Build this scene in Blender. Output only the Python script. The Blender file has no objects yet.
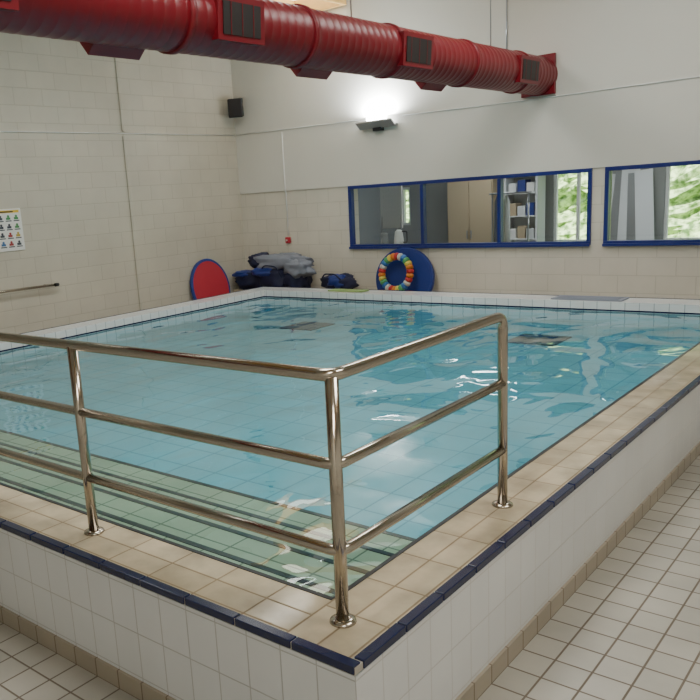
import bpy, bmesh, math, random
from mathutils import Vector, Matrix, noise
random.seed(4)
COL=bpy.context.scene.collection
PI=math.pi
# ------------------------------------------------------------------ materials
def newmat(name):
    m=bpy.data.materials.new(name);m.use_nodes=True
    nt=m.node_tree;b=nt.nodes["Principled BSDF"];return m,nt,b
def plain(name,col,rough=.5,metal=0,spec=.5,bump=0,bscale=60,var=0,vscale=6,emis=None,es=0,coat=0):
    m,nt,b=newmat(name);N=nt.nodes;Lk=nt.links
    b.inputs["Roughness"].default_value=rough;b.inputs["Metallic"].default_value=metal
    b.inputs["Specular IOR Level"].default_value=spec;b.inputs["Coat Weight"].default_value=coat
    tc=N.new("ShaderNodeTexCoord")
    if var:
        nz=N.new("ShaderNodeTexNoise");nz.inputs["Scale"].default_value=vscale;nz.inputs["Detail"].default_value=4
        mx=N.new("ShaderNodeMix");mx.data_type='RGBA'
        mx.inputs[6].default_value=(*[c*(1-var) for c in col],1);mx.inputs[7].default_value=(*[min(1,c*(1+var)) for c in col],1)
        Lk.new(tc.outputs["Object"],nz.inputs["Vector"]);Lk.new(nz.outputs["Fac"],mx.inputs[0]);Lk.new(mx.outputs[2],b.inputs["Base Color"])
    else: b.inputs["Base Color"].default_value=(*col,1)
    if bump:
        n2=N.new("ShaderNodeTexNoise");n2.inputs["Scale"].default_value=bscale;bp=N.new("ShaderNodeBump")
        bp.inputs["Strength"].default_value=bump;bp.inputs["Distance"].default_value=.01
        Lk.new(tc.outputs["Object"],n2.inputs["Vector"]);Lk.new(n2.outputs["Fac"],bp.inputs["Height"]);Lk.new(bp.outputs[0],b.inputs["Normal"])
    if emis:
        b.inputs["Emission Color"].default_value=(*emis,1);b.inputs["Emission Strength"].default_value=es
    return m
def tile(name,c1,c2,grout,w,h,axes,off=(0,0),rough=.25,mortar=.004,bump=.4,offset=0,var=.08,spec=.5,vs=1.5):
    m,nt,b=newmat(name);N=nt.nodes;Lk=nt.links
    tc=N.new("ShaderNodeTexCoord");sp=N.new("ShaderNodeSeparateXYZ");cb=N.new("ShaderNodeCombineXYZ")
    Lk.new(tc.outputs["Object"],sp.inputs[0])
    for i in (0,1):
        ad=N.new("ShaderNodeMath");ad.operation='ADD';ad.inputs[1].default_value=off[i]
        Lk.new(sp.outputs[axes[i]],ad.inputs[0]);Lk.new(ad.outputs[0],cb.inputs[i])
    br=N.new("ShaderNodeTexBrick");br.offset=offset;br.squash=1
    br.inputs["Scale"].default_value=1;br.inputs["Brick Width"].default_value=w;br.inputs["Row Height"].default_value=h
    br.inputs["Mortar Size"].default_value=mortar;br.inputs["Mortar Smooth"].default_value=.3
    br.inputs["Color1"].default_value=(*c1,1);br.inputs["Color2"].default_value=(*c2,1);br.inputs["Mortar"].default_value=(*grout,1)
    Lk.new(cb.outputs[0],br.inputs["Vector"])
    nz=N.new("ShaderNodeTexNoise");nz.inputs["Scale"].default_value=vs;nz.inputs["Detail"].default_value=5
    Lk.new(tc.outputs["Object"],nz.inputs["Vector"])
    mr=N.new("ShaderNodeMapRange");mr.inputs[1].default_value=.3;mr.inputs[2].default_value=.7;mr.inputs[3].default_value=1-var*2;mr.inputs[4].default_value=1+var*.6
    Lk.new(nz.outputs["Fac"],mr.inputs[0])
    vm=N.new("ShaderNodeVectorMath");vm.operation='SCALE';Lk.new(br.outputs["Color"],vm.inputs[0]);Lk.new(mr.outputs[0],vm.inputs["Scale"])
    Lk.new(vm.outputs[0],b.inputs["Base Color"])
    rr=N.new("ShaderNodeMapRange");rr.inputs[3].default_value=rough;rr.inputs[4].default_value=.8
    Lk.new(br.outputs["Fac"],rr.inputs[0]);Lk.new(rr.outputs[0],b.inputs["Roughness"])
    bp=N.new("ShaderNodeBump");bp.invert=True;bp.inputs["Strength"].default_value=bump;bp.inputs["Distance"].default_value=.004
    Lk.new(br.outputs["Fac"],bp.inputs["Height"]);Lk.new(bp.outputs[0],b.inputs["Normal"])
    b.inputs["Specular IOR Level"].default_value=spec
    return m
# ------------------------------------------------------------------ geometry helpers
def link(o,parent=None):
    COL.objects.link(o)
    if parent: o.parent=parent
    return o
def empty(name):
    o=bpy.data.objects.new(name,None);o.empty_display_size=.1;return link(o)
class MB:
    """mesh builder collecting geometry with several material slots"""
    def __init__(s,name,mats,parent=None,smooth=False):
        s.bm=bmesh.new();s.name=name;s.mats=mats;s.parent=parent;s.smooth=smooth
    def box(s,x0,x1,y0,y1,z0,z1,mi=0,mat=None):
        v=[s.bm.verts.new(p) for p in [(x0,y0,z0),(x1,y0,z0),(x1,y1,z0),(x0,y1,z0),(x0,y0,z1),(x1,y0,z1),(x1,y1,z1),(x0,y1,z1)]]
        if mat is not None:
            for q in v:q.co=mat@q.co
        fs=[]
        for ix in [(3,2,1,0),(4,5,6,7),(0,1,5,4),(1,2,6,5),(2,3,7,6),(3,0,4,7)]:
            f=s.bm.faces.new([v[i] for i in ix]);f.material_index=mi;fs.append(f)
        return fs   # bottom, top, -y, +x, +y, -x
    def quad(s,pts,mi=0):
        f=s.bm.faces.new([s.bm.verts.new(p) for p in pts]);f.material_index=mi;return f
    def tube(s,path,r,mi=0,seg=14,cap=True,radii=None):
        path=[Vector(p) for p in path];rings=[]
        t0=(path[1]-path[0]).normalized();nrm=t0.orthogonal().normalized()
        for i,p in enumerate(path):
            if i==0:t=path[1]-path[0]
            elif i==len(path)-1:t=path[-1]-path[-2]
            else:t=(path[i+1]-path[i]).normalized()+(path[i]-path[i-1]).normalized()
            t.normalize();nrm=(nrm-t*nrm.dot(t)).normalized();bn=t.cross(nrm)
            rr=radii[i] if radii else r
            rings.append([s.bm.verts.new(p+(nrm*math.cos(a)+bn*math.sin(a))*rr) for a in [2*PI*k/seg for k in range(seg)]])
        for a,b in zip(rings,rings[1:]):
            for k in range(seg):
                f=s.bm.faces.new([a[k],a[(k+1)%seg],b[(k+1)%seg],b[k]]);f.material_index=mi;f.smooth=True
        if cap:
            f=s.bm.faces.new(rings[0][::-1]);f.material_index=mi;f=s.bm.faces.new(rings[-1]);f.material_index=mi
    def done(s,bevel=0,seg=2,recalc=True):
        if recalc: bmesh.ops.recalc_face_normals(s.bm,faces=s.bm.faces)
        me=bpy.data.meshes.new(s.name);s.bm.to_mesh(me);s.bm.free()
        for m in s.mats:me.materials.append(m)
        o=bpy.data.objects.new(s.name,me);link(o,s.parent)
        if s.smooth:
            for p in me.polygons:p.use_smooth=True
        if bevel:
            md=o.modifiers.new("bev","BEVEL");md.width=bevel;md.segments=seg;md.limit_method='ANGLE'
        return o
def arc_path(pts,rad,n=6):
    """polyline with rounded corners"""
    pts=[Vector(p) for p in pts];out=[pts[0]]
    for a,b,c in zip(pts,pts[1:],pts[2:]):
        d1=(a-b).normalized();d2=(c-b).normalized()
        p1=b+d1*rad;p2=b+d2*rad
        for i in range(n+1):
            t=i/n;out.append(p1*(1-t)**2+b*2*t*(1-t)+p2*t*t)
    out.append(pts[-1]);return out
# ------------------------------------------------------------------ palette
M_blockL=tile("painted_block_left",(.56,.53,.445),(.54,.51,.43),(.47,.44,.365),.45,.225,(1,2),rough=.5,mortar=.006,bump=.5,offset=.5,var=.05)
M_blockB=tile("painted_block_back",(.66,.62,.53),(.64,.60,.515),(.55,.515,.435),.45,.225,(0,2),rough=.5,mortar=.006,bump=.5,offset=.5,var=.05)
M_plaster=plain("plaster",(.66,.64,.58),.6,bump=.1,var=.04,vscale=1.2)
M_ceil=plain("ceiling_paint",(.7,.66,.58),.7)
M_wood=plain("timber",(.62,.38,.13),.45,var=.2,vscale=8)
M_floor=tile("floor_tiles",(.48,.455,.395),(.42,.40,.345),(.18,.145,.11),.15,.15,(0,1),rough=.33,mortar=.005,bump=.6,var=.14)
M_wtX=tile("white_tiles_front",(.74,.76,.77),(.72,.74,.75),(.47,.47,.46),.15,.2,(0,2),off=(0,.1),rough=.14,mortar=.003,var=.04)
M_wtY=tile("white_tiles_side",(.72,.73,.73),(.70,.71,.71),(.52,.51,.49),.15,.2,(1,2),off=(0,.1),rough=.14,mortar=.003,var=.04)
M_skX=tile("skirt_tiles_front",(.40,.35,.27),(.36,.31,.24),(.22,.17,.12),.15,.12,(0,2),rough=.3)
M_skY=tile("skirt_tiles_side",(.40,.35,.27),(.36,.31,.24),(.22,.17,.12),.15,.12,(1,2),rough=.3)
M_copX=tile("coping_tiles_x",(.62,.53,.38),(.52,.44,.305),(.28,.21,.12),.25,.125,(0,1),off=(0,-.045),rough=.11,mortar=.005,var=.16,vs=5)
M_copY=tile("coping_tiles_y",(.62,.53,.38),(.52,.44,.305),(.28,.21,.12),.125,.25,(0,1),off=(.045,0),rough=.11,mortar=.005,var=.16,vs=5)
M_blue=plain("blue_edge_tile",(.010,.016,.06),.18)
M_grout=plain("edge_grout",(.45,.42,.36),.8)
M_poolF=tile("pool_floor_tiles",(.25,.58,.68),(.23,.55,.65),(.14,.38,.49),.30,.30,(0,1),rough=.4,mortar=.007,var=.08)
M_poolX=tile("pool_wall_tiles_x",(.36,.66,.73),(.34,.64,.71),(.25,.48,.55),.15,.15,(0,2),rough=.3,mortar=.004,var=.04)
M_poolY=tile("pool_wall_tiles_y",(.36,.66,.73),(.34,.64,.71),(.25,.48,.55),.15,.15,(1,2),rough=.3,mortar=.004,var=.04)
M_rimX=tile("rim_white_x",(.74,.76,.75),(.71,.73,.73),(.35,.38,.4),.15,.15,(0,2),rough=.15,mortar=.005,var=.04)
M_rimY=tile("rim_white_y",(.74,.76,.75),(.71,.73,.73),(.35,.38,.4),.15,.15,(1,2),rough=.15,mortar=.005,var=.04)
M_rimT=tile("rim_white_top",(.74,.76,.75),(.71,.73,.73),(.35,.38,.4),.15,.15,(0,1),rough=.15,mortar=.005,var=.04)
M_step=tile("step_tiles",(.58,.55,.36),(.51,.48,.31),(.20,.21,.14),.25,.15,(0,1),rough=.4,mortar=.006,var=.1)
M_black=plain("black_strip",(.01,.015,.02),.4)
M_steel=plain("stainless_steel",(.50,.45,.385),.15,metal=1,bump=.03,bscale=25)
M_red=plain("red_duct_paint",(.18,.005,.012),.38,spec=.4,var=.12,vscale=3)
M_grille=plain("grille_dark",(.012,.008,.008),.5)
M_grate=plain("grate_grey",(.06,.10,.12),.6)
M_frame=plain("blue_window_frame",(.009,.02,.16),.35)
M_blk=plain("black_plastic",(.012,.012,.014),.45)
M_white=plain("white_paint",(.75,.75,.73),.5)
M_grey=plain("grey_metal",(.35,.36,.37),.35,metal=.6)
M_redp=plain("red_foam",(.42,.02,.04),.55,var=.06)
M_bluep=plain("blue_foam",(.012,.035,.22),.5,var=.06)
M_navy=plain("navy_fabric",(.008,.012,.05),.7,bump=.3,bscale=30,var=.2)
M_greyf=plain("grey_fabric",(.20,.22,.27),.75,bump=.3,bscale=30,var=.15)
M_green=plain("green_mat",(.25,.36,.12),.6)
M_beige=plain("beige_laminate",(.45,.36,.24),.5)
M_rwall=plain("backroom_wall",(.28,.29,.28),.7)
M_dark=plain("dark_furniture",(.05,.05,.05),.5)
def schlick(nt,f0,normal=None,pw=5):
    N=nt.nodes;Lk=nt.links
    lw=N.new("ShaderNodeLayerWeight");lw.inputs["Blend"].default_value=.5
    if normal is not None:Lk.new(normal,lw.inputs["Normal"])
    p=N.new("ShaderNodeMath");p.operation='POWER';p.inputs[1].default_value=pw;Lk.new(lw.outputs["Facing"],p.inputs[0])
    q=N.new("ShaderNodeMath");q.operation='MULTIPLY_ADD';q.inputs[1].default_value=1-f0;q.inputs[2].default_value=f0;Lk.new(p.outputs[0],q.inputs[0])
    return q.outputs[0]
def glass():
    m,nt,b=newmat("window_glass");N=nt.nodes;Lk=nt.links
    g=N.new("ShaderNodeBsdfGlossy");g.inputs["Roughness"].default_value=.02
    t=N.new("ShaderNodeBsdfTransparent");t.inputs[0].default_value=(.82,.88,.88,1)
    mx=N.new("ShaderNodeMixShader");Lk.new(schlick(nt,.06),mx.inputs[0]);Lk.new(t.outputs[0],mx.inputs[1]);Lk.new(g.outputs[0],mx.inputs[2])
    Lk.new(mx.outputs[0],N["Material Output"].inputs[0]);return m
M_glass=glass()
def water():
    m,nt,b=newmat("pool_water");N=nt.nodes;Lk=nt.links
    tc=N.new("ShaderNodeTexCoord")
    mp=N.new("ShaderNodeMapping");mp.inputs["Scale"].default_value=(1,.8,1);mp.inputs["Rotation"].default_value=(0,0,.5);Lk.new(tc.outputs["Object"],mp.inputs[0])
    n1=N.new("ShaderNodeTexNoise");n1.inputs["Scale"].default_value=1.7;n1.inputs["Detail"].default_value=1.5;n1.inputs["Distortion"].default_value=.6
    Lk.new(mp.outputs[0],n1.inputs["Vector"])
    bp=N.new("ShaderNodeBump");bp.inputs["Strength"].default_value=1;bp.inputs["Distance"].default_value=.036
    Lk.new(n1.outputs["Fac"],bp.inputs["Height"])
    g=N.new("ShaderNodeBsdfGlossy");g.inputs["Roughness"].default_value=.015
    t=N.new("ShaderNodeBsdfTransparent");t.inputs[0].default_value=(.66,.88,.92,1)
    Lk.new(bp.outputs[0],g.inputs["Normal"])
    mx=N.new("ShaderNodeMixShader");Lk.new(schlick(nt,.05,bp.outputs[0],3.9),mx.inputs[0]);Lk.new(t.outputs[0],mx.inputs[1]);Lk.new(g.outputs[0],mx.inputs[2])
    Lk.new(mx.outputs[0],N["Material Output"].inputs[0]);return m
M_water=water()
# ------------------------------------------------------------------ room shell
XL,YB,ZC=-8.44,8.83,4.95
XR,YF=4.6,-4.6
b=MB("floor",[M_floor]);b.box(XL-.25,XR+.25,YF-.25,YB+.25,-.15,0);b.done()
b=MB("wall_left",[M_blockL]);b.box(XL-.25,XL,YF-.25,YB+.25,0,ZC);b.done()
b=MB("wall_right",[M_plaster]);b.box(XR,XR+.25,YF-.25,YB+.25,0,ZC);b.done()
b=MB("wall_front",[M_plaster]);b.box(XL,XR,YF-.25,YF,0,ZC);b.done()
W1=(-6.12,-2.37);W2=(-2.21,1.45);ZB,ZT=1.064,2.03
b=MB("wall_back",[M_blockB,M_plaster])
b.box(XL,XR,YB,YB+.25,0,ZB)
for a,c in [(XL,W1[0]),(W1[1],W2[0]),(W2[1],XR)]: b.box(a,c,YB,YB+.25,ZB,ZT)
b.box(XL,XR,YB-.018,YB+.25,ZT,ZC,1)
b.done()
b=MB("ceiling",[M_ceil]);b.box(XL-.25,XR+.25,YF-.25,YB+.25,ZC,ZC+.2);b.done()
for i,x in enumerate([-3.3,0.2,3.2]):
    b=MB("ceiling_beam",[M_wood]);b.box(x-.28,x+.28,YF,YB-.018,ZC-.28,ZC);b.done(.01)
e=empty("timber_lined_skylight")
b=MB("timber_lining",[M_wood],e)
sx0,sx1,sy0,sy1,szb=-7.0,-6.0,7.2,8.80,4.66;st=ZC-.004
b.box(sx0,sx0+.06,sy0,sy1,szb,st);b.box(sx1-.06,sx1,sy0,sy1,szb,st);b.box(sx0+.06,sx1-.06,sy0,sy0+.06,szb,st);b.box(sx0+.06,sx1-.06,sy1-.06,sy1,szb,st);b.done(.006)
b=MB("diffuser",[plain("skylight_diffuser",(.9,.88,.8),.5,emis=(1,.92,.74),es=3.6)],e);b.box(sx0+.06,sx1-.06,sy0+.06,sy1-.06,ZC-.05,ZC-.02);b.done()
def window(name,x0,x1,mull):
    e=empty(name);y0,y1=YB-.03,YB+.07;t=.05
    b=MB("frame",[M_frame],e)
    b.box(x0,x1,y0,y1,ZB,ZB+t);b.box(x0,x1,y0,y1,ZT-t,ZT)
    for x in [x0+t/2,x1-t/2]+mull:
        b.box(x-t/2,x+t/2,y0+.001,y1-.001,ZB+t,ZT-t)
    b.done(.004)
    b=MB("sill",[M_frame],e);b.box(x0,x1,YB-.06,YB-.031,ZB-.015,ZB+.02);b.done(.004)
    b=MB("glass",[M_glass],e);b.quad([(x0+t,YB+.03,ZB+t),(x1-t,YB+.03,ZB+t),(x1-t,YB+.03,ZT-t),(x0+t,YB+.03,ZT-t)]);b.done(recalc=False)
window("window_1",W1[0],W1[1],[-4.81,-3.61]);window("window_2",W2[0],W2[1],[-.99,.23])
# ------------------------------------------------------------------ pool
R0=.5474;PX,PY=-7.17,7.83;WZ=.44
ix0,ix1,iy0,iy1=-6.80,-.30,.30,7.42
pool=empty("raised_swimming_pool")
b=MB("tank_outer_walls",[M_wtX,M_wtY,M_skX,M_skY],pool)
def sq(x0,x1,y0,y1,z0,z1,mx,my):
    for k,P in enumerate([[(x0,y0),(x1,y0)],[(x1,y0),(x1,y1)],[(x1,y1),(x0,y1)],[(x0,y1),(x0,y0)]]):
        (a,c),(d,e)=P
        b.quad([(a,c,z0),(d,e,z0),(d,e,z1),(a,c,z1)],mx if k%2==0 else my)
sq(PX,0,0,PY,.085,R0-.03,0,1);sq(PX-.012,.012,-.012,PY+.012,0,.085,2,3)
for q in [((PX-.012,-.012),(.012,0)),((PX-.012,PY),(.012,PY+.012))]:
    b.quad([(q[0][0],q[0][1],.085),(q[1][0],q[0][1],.085),(q[1][0],q[1][1],.085),(q[0][0],q[1][1],.085)],2)
b.quad([(0,0,.085),(.012,0,.085),(.012,PY,.085),(0,PY,.085)],3);b.quad([(PX-.012,0,.085),(PX,0,.085),(PX,PY,.085),(PX-.012,PY,.085)],3)
b.done(recalc=False)
e_=.034
b=MB("coping",[M_copX,M_copY,M_rimT,M_rimX,M_rimY,M_poolX,M_poolY],pool)
b.quad([(PX+e_,e_,R0),(ix1,e_,R0),(ix1,iy0,R0),(PX+e_,iy0,R0)],0)
b.quad([(ix1,e_,R0),(-e_,e_,R0),(-e_,PY-e_,R0),(ix1,PY-e_,R0)],1)
b.quad([(PX+e_,iy0,R0),(ix0,iy0,R0),(ix0,PY-e_,R0),(PX+e_,PY-e_,R0)],2)
b.quad([(ix0,iy1,R0),(ix1,iy1,R0),(ix1,PY-e_,R0),(ix0,PY-e_,R0)],2)
zt=R0;zm=WZ-.05;PF=.155
for (p,q,mu,ml) in [((ix0,iy0),(ix1,iy0),3,5),((ix1,iy0),(ix1,iy1),4,6),((ix1,iy1),(ix0,iy1),3,5),((ix0,iy1),(ix0,iy0),4,6)]:
    b.quad([(*q,zm),(*p,zm),(*p,zt),(*q,zt)],mu);b.quad([(*q,PF),(*p,PF),(*p,zm),(*q,zm)],ml)
b.done(recalc=False)
b=MB("blue_edge_tiles",[M_blue],pool);g=.006;k=.25
x=0
while x>PX+.01:
    xa=max(PX,x-k);
    for (ya,yb) in [(-.004,e_),(PY-e_,PY+.004)]:
        b.box(xa+g/2,x-g/2,ya,yb,R0-.026,R0+.003)
    x-=k
y=e_+g
while y<PY-e_:
    yb=min(PY-e_-g,y+k)
    for (xa,xb) in [(-e_,.004),(PX-.004,PX+e_)]:
        b.box(xa,xb,y+g/2,yb-g/2,R0-.026,R0+.003)
    y+=k
b.done(.005,2)
b=MB("edge_grout",[M_grout],pool)
b.box(PX+.002,-.002,.001,e_,R0-.03,R0-.003);b.box(PX+.002,-.002,PY-e_,PY-.001,R0-.03,R0-.003)
b.box(-e_,-.001,e_,PY-e_,R0-.03,R0-.003);b.box(PX+.001,PX+e_,e_,PY-e_,R0-.03,R0-.003);b.done()
b=MB("inner_edge_strip",[M_black,M_blue],pool)
b.box(ix0,ix1-.0,iy0-.012,iy0+.006,R0-.02,R0+.003,0);b.box(ix1-.006,ix1+.012,iy0+.006,iy1,R0-.02,R0+.003,0)
b.box(ix0,ix1,iy1-.006,iy1-.001,WZ+.005,WZ+.022,1);b.box(ix0+.001,ix0+.006,iy0+.01,iy1-.01,WZ+.005,WZ+.022,1)
b.done()
b=MB("pool_floor",[M_poolF],pool);b.quad([(ix0,iy0,PF),(ix1,iy0,PF),(ix1,iy1,PF),(ix0,iy1,PF)]);b.done(recalc=False)
b=MB("steps",[M_step,M_black],pool)
ys=[.3,.60,.90,1.20,1.50];zs=[.38,.325,.27,.215]
for i,z in enumerate(zs):
    b.box(ix0+.002,ix1-.002,ys[i]+.002,ys[i+1],PF+.002,z,0)
    b.box(ix0+.003,ix1-.003,ys[i+1]-.026,ys[i+1]+.004,z-.02,z+.004,1)
b.box(ix0+.003,ix1-.003,ys[0]+.10,ys[0]+.125,zs[0],zs[0]+.004,1)
b.done()
b=MB("floor_inlet_grates",[M_grate],pool)
for (gx,gy) in [(-5.5,6.82),(-2.28,6.95)]:
    for j in range(8): b.box(gx-.28,gx+.28,gy-.28+j*.07,gy-.28+j*.07+.055,PF+.002,PF+.015)
b.done()
b=MB("water_surface",[M_water],pool);b.quad([(ix0+.001,iy0+.001,WZ),(ix1-.001,iy0+.001,WZ),(ix1-.001,iy1-.001,WZ),(ix0+.001,iy1-.001,WZ)]);b.done(recalc=False)
b=MB("poolside_mat",[M_green]);b.box(-5.65,-5.05,7.52,7.70,R0+.001,R0+.02);b.done(.005)
b=MB("skimmer_cover",[M_greyf]);b.box(-2.35,-1.55,7.47,7.75,R0+.001,R0+.014)
for j in range(6): b.box(-2.3,-1.6,7.5+j*.04,7.52+j*.04,R0+.014,R0+.02)
b.done(.003)
# ------------------------------------------------------------------ stainless handrail
rail=empty("stainless_handrail")
cx,cy=-.172,.185;RY=1.40;LX=-1.53;LX2=-2.80
ztop=R0+.85;z2=R0+.558;z3=R0+.2587
b=MB("top_bar_and_end_post",[M_steel],rail)
b.tube(arc_path([(LX2,cy,R0+.01),(LX2,cy,ztop),(cx,cy,ztop),(cx,RY,ztop),(cx,RY,R0+.005)],.055,8),.0215,seg=20);b.done()
for nm,z in (("middle_bar",z2),("lower_bar",z3)):
    b=MB(nm,[M_steel],rail);b.tube(arc_path([(LX2,cy,z),(cx,cy,z),(cx,RY,z)],.05,8),.0195,seg=18);b.done()
for nm,x in (("corner_post",cx-.012),("intermediate_post",LX)):
    b=MB(nm,[M_steel],rail);yy=cy+(.012 if nm=="corner_post" else 0)
    b.tube([(x,yy,R0+.005),(x,yy,ztop-.005)],.0225,seg=20);b.done()
b=MB("base_flanges",[M_steel],rail)
for (x,y) in [(cx-.012,cy+.012),(LX,cy),(cx,RY),(LX2,cy)]:
    b.tube([(x,y,R0+.001),(x,y,R0+.008),(x,y,R0+.014)],.05,seg=24,radii=[.046,.044,.026])
b.done()
# ------------------------------------------------------------------ red duct
duct=empty("red_ventilation_duct");DX,DZ,DR=-3.06,3.225,.232
b=MB("spiral_tube",[M_red],duct)
path=[];rad=[];y=YF+.02
collars=[2.35,3.75,5.1,6.6]
while y<YB-.03:
    path+=[(DX,y,DZ),(DX,y+.08,DZ),(DX,y+.086,DZ),(DX,y+.094,DZ)];rad+=[DR,DR,DR+.002,DR+.002]
    y+=.1
b.tube(path,DR,seg=48,radii=rad);b.done()
b=MB("flange_collars",[M_red],duct)
for c in collars+[0.4,-1.5,8.0]:
    b.tube([(DX,c,DZ),(DX,c+.002,DZ),(DX,c+.05,DZ),(DX,c+.052,DZ)],DR,seg=40,radii=[DR,DR+.016,DR+.016,DR])
b.done()
b=MB("wall_plate",[M_red],duct);b.box(DX-.22,DX+.22,YB-.08,YB-.03,DZ-.24,DZ+.25);b.done(.005)
b=MB("side_grilles",[M_red,M_grille],duct)
for (gy,l) in [(.75,.5),(2.85,.5),(5.35,.55),(7.95,.55)]:
    rot=Matrix.Translation((DX,gy,DZ))@Matrix.Rotation(math.radians(4),4,'Y')
    b.box(.15,.245,-l/2,l/2,-.15,.15,0,rot);b.box(.245,.252,-l/2+.05,l/2-.05,-.11,.11,1,rot)
    for j in range(3):
        yy=-l/2+.13+j*(l-.26)/2;b.box(.25,.254,yy-.003,yy+.003,-.11,.11,0,rot)
b.done()
b=MB("underside_grilles",[M_red,M_grille],duct)
for gy in [1.95,4.15,6.25]:
    rot=Matrix.Translation((DX,gy,DZ))@Matrix.Rotation(math.radians(140),4,'Y')
    b.box(.17,.285,-.22,.22,-.13,.13,0,rot);b.box(.285,.291,-.18,.18,-.10,.10,1,rot)
b.done()
b=MB("hangers",[M_grey],duct)
for c in [-1.0,2.0,4.6,7.4]: b.tube([(DX,c,DZ+DR-.02),(DX,c,ZC)],.006,seg=6)
b.done()
# ------------------------------------------------------------------ wall fittings
up=empty("wall_uplighter")
b=MB("reflector_trough",[M_grey],up)
x0,x1=-5.80,-5.18
prof=[(-.02,2.86),(-.10,2.84),(-.22,2.93),(-.21,2.95),(-.10,2.87),(-.03,2.89)]
v0=[b.bm.verts.new((x0,YB+p[0],p[1])) for p in prof];v1=[b.bm.verts.new((x1,YB+p[0],p[1])) for p in prof]
for i in range(len(prof)):
    j=(i+1)%len(prof);b.bm.faces.new([v0[i],v0[j],v1[j],v1[i]])
b.bm.faces.new(v0);b.bm.faces.new(v1[::-1]);b.done()
M_lamp=plain("lamp_tube",(1,1,1),.5,emis=(.93,.97,1),es=45)
b=MB("lamp_tube",[M_lamp],up);b.tube([(-5.64,YB-.11,2.98),(-5.34,YB-.11,2.98)],.045,seg=12);b.done()
b=MB("bracket",[M_blk],up);b.box(-5.56,-5.42,YB-.12,YB-.018,2.80,2.85);b.done(.005)
b=MB("cable_conduit",[M_white]);b.tube([(XL+.01,YF+.05,3.03),(XL+.01,YB-.03,3.03)],.008,seg=8);b.done()
b=MB("cable_conduit",[M_white]);b.tube([(XL+.03,YB-.028,3.03),(-5.85,YB-.028,3.0)],.008,seg=8);b.done()
b=MB("cable_conduit",[M_white]);b.tube([(-5.1,YB-.028,2.98),(-3.3,YB-.028,2.955),(XR-.05,YB-.028,2.955)],.008,seg=8);b.done()
b=MB("wall_conduit",[M_white]);b.tube([(-7.39,YB-.03,2.98),(-7.39,YB-.03,2.03),(-7.39,YB-.012,2.0),(-7.39,YB-.012,1.3)],.011,seg=8);b.done()
b=MB("wall_conduit",[M_blockL]);b.box(XL+.001,XL+.03,6.28,6.34,.02,2.99);b.box(XL+.001,XL+.03,6.28,6.34,3.06,ZC-.02);b.done(.003)
b=MB("wall_conduit",[M_grey]);b.tube([(-3.5,YB-.03,3.6),(-3.5,YB-.03,ZC)],.01,seg=8);b.done()
al=empty("emergency_alarm")
b=MB("alarm_box",[M_redp],al);b.box(-7.43,-7.35,YB-.06,YB-.001,1.16,1.26);b.done(.008)
b=MB("alarm_button",[M_white],al);b.tube([(-7.39,YB-.06,1.21),(-7.39,YB-.075,1.21)],.014,seg=14);b.done()
sp=empty("wall_speaker")
rot=Matrix.Translation((-8.2,8.60,3.45))@Matrix.Rotation(math.radians(35),4,'Z')@Matrix.Rotation(math.radians(8),4,'X')
b=MB("cabinet",[M_blk],sp);b.box(-.12,.12,-.1,.1,-.15,.15,0,rot);b.done(.015)
b=MB("grille",[M_grille],sp);b.box(-.1,.1,-.108,-.1,-.13,.13,0,rot);b.done(.004)
b=MB("bracket",[M_blk],sp);b.tube([(-8.2,8.64,3.45),(-8.33,8.74,3.45),(-8.435,8.78,3.45)],.02,seg=8);b.done()
M_yel=plain("poster_yellow",(.75,.5,.04),.4)
inks=[plain("ink_%d"%i,c,.5) for i,c in enumerate([(.05,.06,.08),(.35,.05,.05),(.05,.15,.35),(.07,.25,.09),(.5,.36,.08)])]
po=empty("safety_poster")
b=MB("sheet",[M_white],po);b.box(XL+.001,XL+.012,3.72,4.37,1.47,2.03);b.done(.002)
b=MB("header",[M_yel,M_blk],po);b.box(XL+.012,XL+.0145,3.76,4.34,1.975,2.01);b.box(XL+.0145,XL+.0155,3.85,4.25,1.982,1.998,1);b.done()
b=MB("pictograms",inks,po)
for j in range(4):
    for i in range(5):
        yc=3.81+i*.12;zc=1.91-j*.115;mi=random.randrange(5)
        b.tube([(XL+.0122,yc,zc+.02),(XL+.0135,yc,zc+.02)],.018,mi=mi,seg=12)
        b.box(XL+.0122,XL+.0135,yc-.035,yc+.03,zc-.025,zc+.006,mi);b.box(XL+.0122,XL+.0135,yc-.045,yc+.045,zc-.048,zc-.034,0)
b.done()
wr=empty("wall_grab_rail")
b=MB("bar",[M_steel],wr);b.tube([(XL+.09,2.6,.97),(XL+.09,4.72,.94)],.019,seg=14);b.done()
b=MB("brackets",[M_blk,M_steel],wr);b.tube([(XL+.09,4.72,.94),(XL+.09,4.78,.94)],.024)
for y in (2.8,4.6): b.tube([(XL+.001,y,.95),(XL+.09,y,.95)],.012,mi=1)
b.done()
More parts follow.
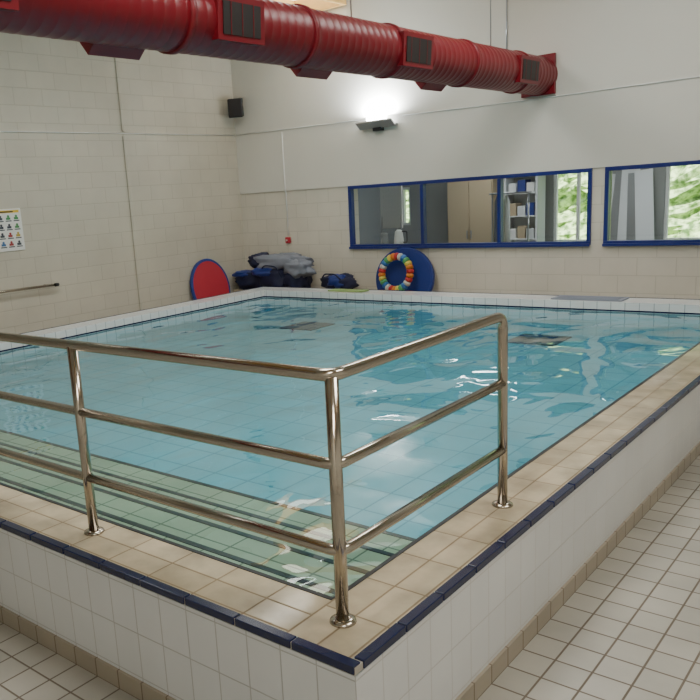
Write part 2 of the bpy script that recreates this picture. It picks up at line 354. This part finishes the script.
# ------------------------------------------------------------------ poolside equipment
BZ=.40
b=MB("storage_bench",[M_beige]);b.box(-8.3,-4.3,8.3,8.78,BZ-.06,BZ)
for x in (-8.2,-6.9,-5.6,-4.4):
    b.box(x-.03,x+.03,8.33,8.39,0,BZ-.06);b.box(x-.03,x+.03,8.70,8.76,0,BZ-.06)
b.done(.006)
def disc(name,mats,M,a,bb,th,lip,cut=None):
    b=MB(name,mats);n=56
    def ring(sc,x):
        r=[]
        for k in range(n):
            t=2*PI*k/n;yy=a*sc*math.cos(t);zz=bb*sc*math.sin(t)
            if cut is not None and zz<cut*sc:zz=cut*sc
            r.append(b.bm.verts.new(M@Vector((x,yy,zz))))
        return r
    prof=[(1-lip,th),(1-lip*.9,th+.004),(1-lip*.3,th+.004),(1,th*.7),(1,-th*.7),(1-lip*.5,-th)]
    rs=[ring(*p) for p in prof]
    for i,(p,q) in enumerate(zip(rs,rs[1:])):
        for k in range(n):
            f=b.bm.faces.new([p[k],p[(k+1)%n],q[(k+1)%n],q[k]]);f.material_index=1
    f=b.bm.faces.new(rs[0]);f.material_index=0;f=b.bm.faces.new(rs[-1]);f.material_index=1
    return b.done()
disc("round_float_mat",[M_redp,M_bluep],Matrix.Translation((-8.28,7.74,.51))@Matrix.Rotation(math.radians(-11),4,'Y')@Matrix.Rotation(math.radians(-10),4,'Z'),.39,.50,.03,.09)
disc("arched_float_mat",[M_bluep,M_bluep],Matrix.Translation((-5.07,8.70,.60))@Matrix.Rotation(math.radians(-90),4,'Z')@Matrix.Rotation(math.radians(-7),4,'Y'),.50,.47,.03,.08,-.19)
cols=[(.5,.03,.03),(.7,.22,.03),(.75,.6,.10),(.10,.38,.14),(.04,.18,.5),(.65,.65,.6)]
rm=[plain("foam_colour_%d"%i,c,.6) for i,c in enumerate(cols)]
b=MB("rainbow_swim_ring",rm);n=26;cxr,czr,Rm=-5.12,BZ+.305,.245
for k in range(n):
    a0=2*PI*k/n;a1=2*PI*(k+.92)/n;pts=[]
    for j in range(5):
        a=a0+(a1-a0)*j/4;pts.append((cxr+Rm*math.cos(a),8.54+.04*math.sin(a),czr+Rm*math.sin(a)))
    b.tube(pts,.055,mi=k%6,seg=14,radii=[.048,.055,.057,.055,.048])
b.done()
def bag(b,c,d,rz=0,mi=0,seed=0,p=2.6,nz=.10):
    cx_,cy_,cz_=c;nu,nv=28,16;vs=[]
    R=Matrix.Rotation(rz,3,'Z')
    for i in range(nv+1):
        ph=-PI/2+PI*i/nv;row=[]
        for j in range(nu):
            th=2*PI*j/nu
            f=lambda w:math.copysign(abs(w)**(2/p),w)
            v=Vector((f(math.cos(ph))*f(math.cos(th)),f(math.cos(ph))*f(math.sin(th)),f(math.sin(ph))))
            k=1+nz*noise.noise(v*1.9+Vector((seed,0,0)))+nz*.5*noise.noise(v*5+Vector((0,seed,0)))
            v=Vector((v.x*d[0]/2*k,v.y*d[1]/2*k,v.z*d[2]/2*k));v=R@v
            row.append(b.bm.verts.new((max(cx_+v.x,XL+.03),min(cy_+v.y,8.78),max(cz_+v.z,BZ+.002))))
        vs.append(row)
    for a,q in zip(vs,vs[1:]):
        for j in range(nu):
            f=b.bm.faces.new([a[j],a[(j+1)%nu],q[(j+1)%nu],q[j]]);f.material_index=mi;f.smooth=True
b=MB("pile_of_swim_bags",[M_navy,M_greyf,M_bluep])
bag(b,(-8.0,8.52,.55),(.60,.42,.30),.1,0,1,nz=.3);bag(b,(-7.45,8.52,.58),(.66,.44,.38),-.1,0,2,nz=.3)
bag(b,(-7.0,8.5,.56),(.46,.4,.34),.3,0,3,nz=.3);bag(b,(-7.30,8.52,.86),(1.0,.38,.26),.05,1,4,nz=.45)
bag(b,(-6.95,8.46,.76),(.62,.32,.30),-.3,1,5,nz=.45);bag(b,(-7.78,8.5,.90),(.40,.28,.22),.3,0,6,nz=.35);bag(b,(-8.15,8.5,.66),(.42,.34,.12),0,2,7,nz=.3)
bag(b,(-7.6,8.43,.72),(.5,.36,.16),.2,2,12,nz=.3)
b.tube(arc_path([(-7.7,8.3,.65),(-7.5,8.26,.84),(-7.25,8.26,.82),(-7.15,8.3,.62)],.06),.012,mi=0,seg=8)
b.done()
b=MB("blue_holdall",[M_bluep,M_navy])
bag(b,(-6.15,8.52,.54),(.62,.34,.28),0,1,8,nz=.3);bag(b,(-6.12,8.45,.57),(.34,.26,.22),.2,0,9,nz=.3)
b.tube(arc_path([(-6.4,8.36,.6),(-6.3,8.33,.70),(-6.1,8.33,.70),(-6.0,8.36,.6)],.04),.012,mi=1,seg=8);b.done()
# ------------------------------------------------------------------ room behind the glass
YR=12.5
b=MB("floor_backroom",[M_dark]);b.box(XL-.25,XR+.25,YB+.25,YR+.2,-.15,0);b.done()
b=MB("ceiling_backroom",[M_rwall]);b.box(XL-.25,XR+.25,YB+.25,YR+.2,2.6,2.8);b.done()
b=MB("wall_backroom_left",[M_rwall]);b.box(-9.2,-9.0,YB+.25,YR,0,2.6);b.done()
b=MB("wall_backroom_right",[M_rwall]);b.box(XR,XR+.2,YB+.25,YR,0,2.6);b.done()
ops=[(-7.42,-7.2,1.2,1.95),(-4.30,-3.62,.8,2.1),(-2.48,-.3,.8,2.05),(.3,2.4,.8,2.05)]
b=MB("wall_backroom_far",[M_rwall]);x=-9.2
for o in ops:
    b.box(x,o[0],YR,YR+.2,0,2.6);b.box(o[0],o[1],YR,YR+.2,0,o[2]);b.box(o[0],o[1],YR,YR+.2,o[3],2.6);x=o[1]
b.box(x,XR+.2,YR,YR+.2,0,2.6);b.done()
for i,o in enumerate(ops):
    e=empty("window_%d"%(i+3));b=MB("frame",[M_white],e);t=.05
    b.box(o[0],o[1],YR+.03,YR+.1,o[2],o[2]+t);b.box(o[0],o[1],YR+.03,YR+.1,o[3]-t,o[3])
    ms=[o[0]+t/2,o[1]-t/2]
    if o[1]-o[0]>.5: ms+=[o[0]+1.0] if o[1]-o[0]>1 else [(o[0]+o[1])/2+.08]
    for x in ms: b.box(x-t/2,x+t/2,YR+.031,YR+.099,o[2]+t,o[3]-t)
    b.done(.004)
M_pale=plain("pale_board",(.66,.68,.69),.5)
b=MB("leaning_display_boards",[M_pale,M_grey])
for j in range(5):
    rot=Matrix.Translation((-3.36+j*.19,12.20-j*.02,.0))@Matrix.Rotation(math.radians(-7),4,'X')@Matrix.Rotation(math.radians(5-2.5*j),4,'Y')
    b.box(-.14,.14,-.01,.01,.02,1.95+.04*(j%3),0 if j%2==0 else 1,rot)
b.done(.003)
e=empty("shelf_unit");b=MB("frame",[M_pale],e)
for x in (-5.0,-4.42): b.box(x-.02,x+.02,12.05,12.4,0,2.05)
for z in (.5,.9,1.3,1.7,2.03): b.box(-4.98,-4.44,12.05,12.4,z,z+.02)
b.box(-4.98,-4.44,12.401,12.41,0,2.05)
b.done(.003)
b=MB("boxes",[M_white,M_beige,M_pale,M_bluep],e)
for j,z in enumerate((.92,1.32,1.72)):
    for i in range(3): b.box(-4.95+i*.165,-4.95+i*.165+.14,12.1,12.35,z+.001,z+.17+.05*((i+j)%2),(i+j)%4)
b.done(.004)
e=empty("tall_cupboard");b=MB("carcass",[M_beige],e);b.box(-6.05,-5.15,11.9,12.45,0,2.0);b.done(.006)
b=MB("doors",[M_beige,M_grey],e);b.box(-6.03,-5.61,11.87,11.895,.05,1.97);b.box(-5.59,-5.17,11.87,11.895,.05,1.97);b.box(-5.65,-5.63,11.85,11.87,.95,1.1,1);b.box(-5.57,-5.55,11.85,11.87,.95,1.1,1);b.done(.004)
e=empty("kitchen_counter");b=MB("worktop",[M_white],e);b.box(-6.6,-3.2,9.15,9.65,1.0,1.04);b.done(.005)
b=MB("cabinets",[M_beige],e);b.box(-6.6,-3.2,9.18,9.62,0,1.0);b.done(.004)
e=empty("electric_kettle");b=MB("body",[M_white],e);b.tube([(-5.55,9.35,1.042),(-5.55,9.35,1.14),(-5.55,9.35,1.27),(-5.55,9.35,1.30)],.07,seg=20,radii=[.08,.078,.06,.03]);b.done()
b=MB("handle",[M_blk],e);b.tube(arc_path([(-5.49,9.35,1.27),(-5.4,9.35,1.27),(-5.4,9.35,1.1),(-5.48,9.35,1.1)],.03),.01,seg=8);b.done()
b=MB("storage_jar",[M_grey]);b.tube([(-5.82,9.35,1.042),(-5.82,9.35,1.23),(-5.82,9.35,1.24),(-5.82,9.35,1.26)],.06,seg=18,radii=[.06,.06,.062,.03]);b.done()
e=empty("flipchart_easel");b=MB("board",[M_white],e);b.box(-6.75,-6.3,10.7,10.73,1.25,2.0);b.done(.004)
b=MB("legs",[M_grey],e)
for p in [(-6.8,10.6),(-6.25,10.6),(-6.52,11.1)]: b.tube([(p[0],p[1],0),(-6.52+(p[0]+6.52)*.6,10.75,2.0)],.012,seg=8)
b.done()
e=empty("coat_rack");b=MB("rail",[M_grey],e);b.tube([(-4.55,10.6,0),(-4.55,10.6,1.75),],.015);b.tube([(-3.95,10.6,0),(-3.95,10.6,1.75)],.015);b.tube([(-4.6,10.6,1.75),(-3.9,10.6,1.75)],.015);b.done()
b=MB("coats",[M_greyf,M_pale],e)
for i in range(2):
    x=-4.45+i*.13;b.tube([(x,10.6,1.72),(x,10.6,1.62),(x,10.6,1.2),(x,10.6,.8)],.1,mi=i%2,seg=10,radii=[.02,.06,.07,.08])
b.done()
# outside planting
M_leaf,nt,bb=newmat("foliage");N=nt.nodes;Lk=nt.links
nz=N.new("ShaderNodeTexNoise");nz.inputs["Scale"].default_value=7;nz.inputs["Detail"].default_value=9
tc=N.new("ShaderNodeTexCoord");Lk.new(tc.outputs["Object"],nz.inputs["Vector"])
cr=N.new("ShaderNodeValToRGB");cr.color_ramp.elements[0].position=.38;cr.color_ramp.elements[0].color=(.10,.18,.04,1);cr.color_ramp.elements[1].position=.6;cr.color_ramp.elements[1].color=(.55,.68,.30,1)
Lk.new(nz.outputs["Fac"],cr.inputs[0]);Lk.new(cr.outputs[0],bb.inputs["Base Color"]);bb.inputs["Roughness"].default_value=.7
bm=bmesh.new();nx,nz_=150,50;g=[]
for i in range(nx+1):
    row=[]
    for j in range(nz_+1):
        x=-26+i*.26;z=j*.1*(1);p=Vector((x,0,z))
        row.append(bm.verts.new((x,18.5-.6*noise.noise(p*1.5)-.35*noise.noise(p*4)+.15*z,z*(1+.15*noise.noise(Vector((x*.6,3,0)))))))
    g.append(row)
for i in range(nx):
    for j in range(nz_): bm.faces.new([g[i][j],g[i+1][j],g[i+1][j+1],g[i][j+1]])
me=bpy.data.meshes.new("hedge");bm.to_mesh(me);bm.free();me.materials.append(M_leaf);link(bpy.data.objects.new("hedge",me))
b=MB("ground",[plain("grass",(.10,.18,.04),.9,var=.3,vscale=3)]);b.quad([(-30,YR+.2,-.02),(20,YR+.2,-.02),(20,40,-.02),(-30,40,-.02)]);b.done()
# ------------------------------------------------------------------ lights
def area(name,loc,size,energy,col=(1,1,1),rot=(0,0,0)):
    l=bpy.data.lights.new(name,"AREA");l.shape='RECTANGLE';l.size,l.size_y=size;l.energy=energy;l.color=col
    o=bpy.data.objects.new(name,l);o.location=loc;o.rotation_euler=rot;link(o);return o
for i,(x,y) in enumerate([(-5.0,1.5),(-5.0,5.4),(-1.5,1.5),(-1.5,6.0),(2.2,2.0),(2.2,-2.6)]):
    area("ceiling_daylight_fill",(x,y,ZC-.03),(1.2,2.4),[78,78,90,92,100,100][i],(1,.985,.93))  # unseen area lights added under the ceiling to stand in for daylight
area("uplighter_lamp",(-5.49,YB-.13,3.03),(.5,.08),85,(.92,.97,1),(math.radians(170),0,0))
area("backroom_light",(-5.0,10.9,2.58),(1.2,.3),26);area("backroom_light",(-2.4,10.9,2.58),(1.2,.3),42)
s=bpy.data.lights.new("sun","SUN");s.energy=20;s.angle=.02;so=bpy.data.objects.new("sun",s);so.rotation_euler=(math.radians(38),0,math.radians(10));link(so)
w=bpy.data.worlds.new("sky");bpy.context.scene.world=w;w.use_nodes=True
bg=w.node_tree.nodes["Background"];bg.inputs[0].default_value=(.75,.85,1,1);bg.inputs[1].default_value=3
# ------------------------------------------------------------------ camera
cam=bpy.data.cameras.new("camera");co=bpy.data.objects.new("camera",cam);link(co)
r=Vector((.74873,.65945,-.06736));u=Vector((-.09636,.20881,.9732));f=Vector((-.65584,.72217,-.21989))
M=Matrix(((r.x,u.x,-f.x,1.2589),(r.y,u.y,-f.y,-1.7333),(r.z,u.z,-f.z,1.9511),(0,0,0,1)))
co.matrix_world=M
cam.sensor_width=36;cam.lens=789.13/700*36;cam.shift_x=.1321;cam.shift_y=.03695;cam.clip_end=200
bpy.context.scene.camera=co
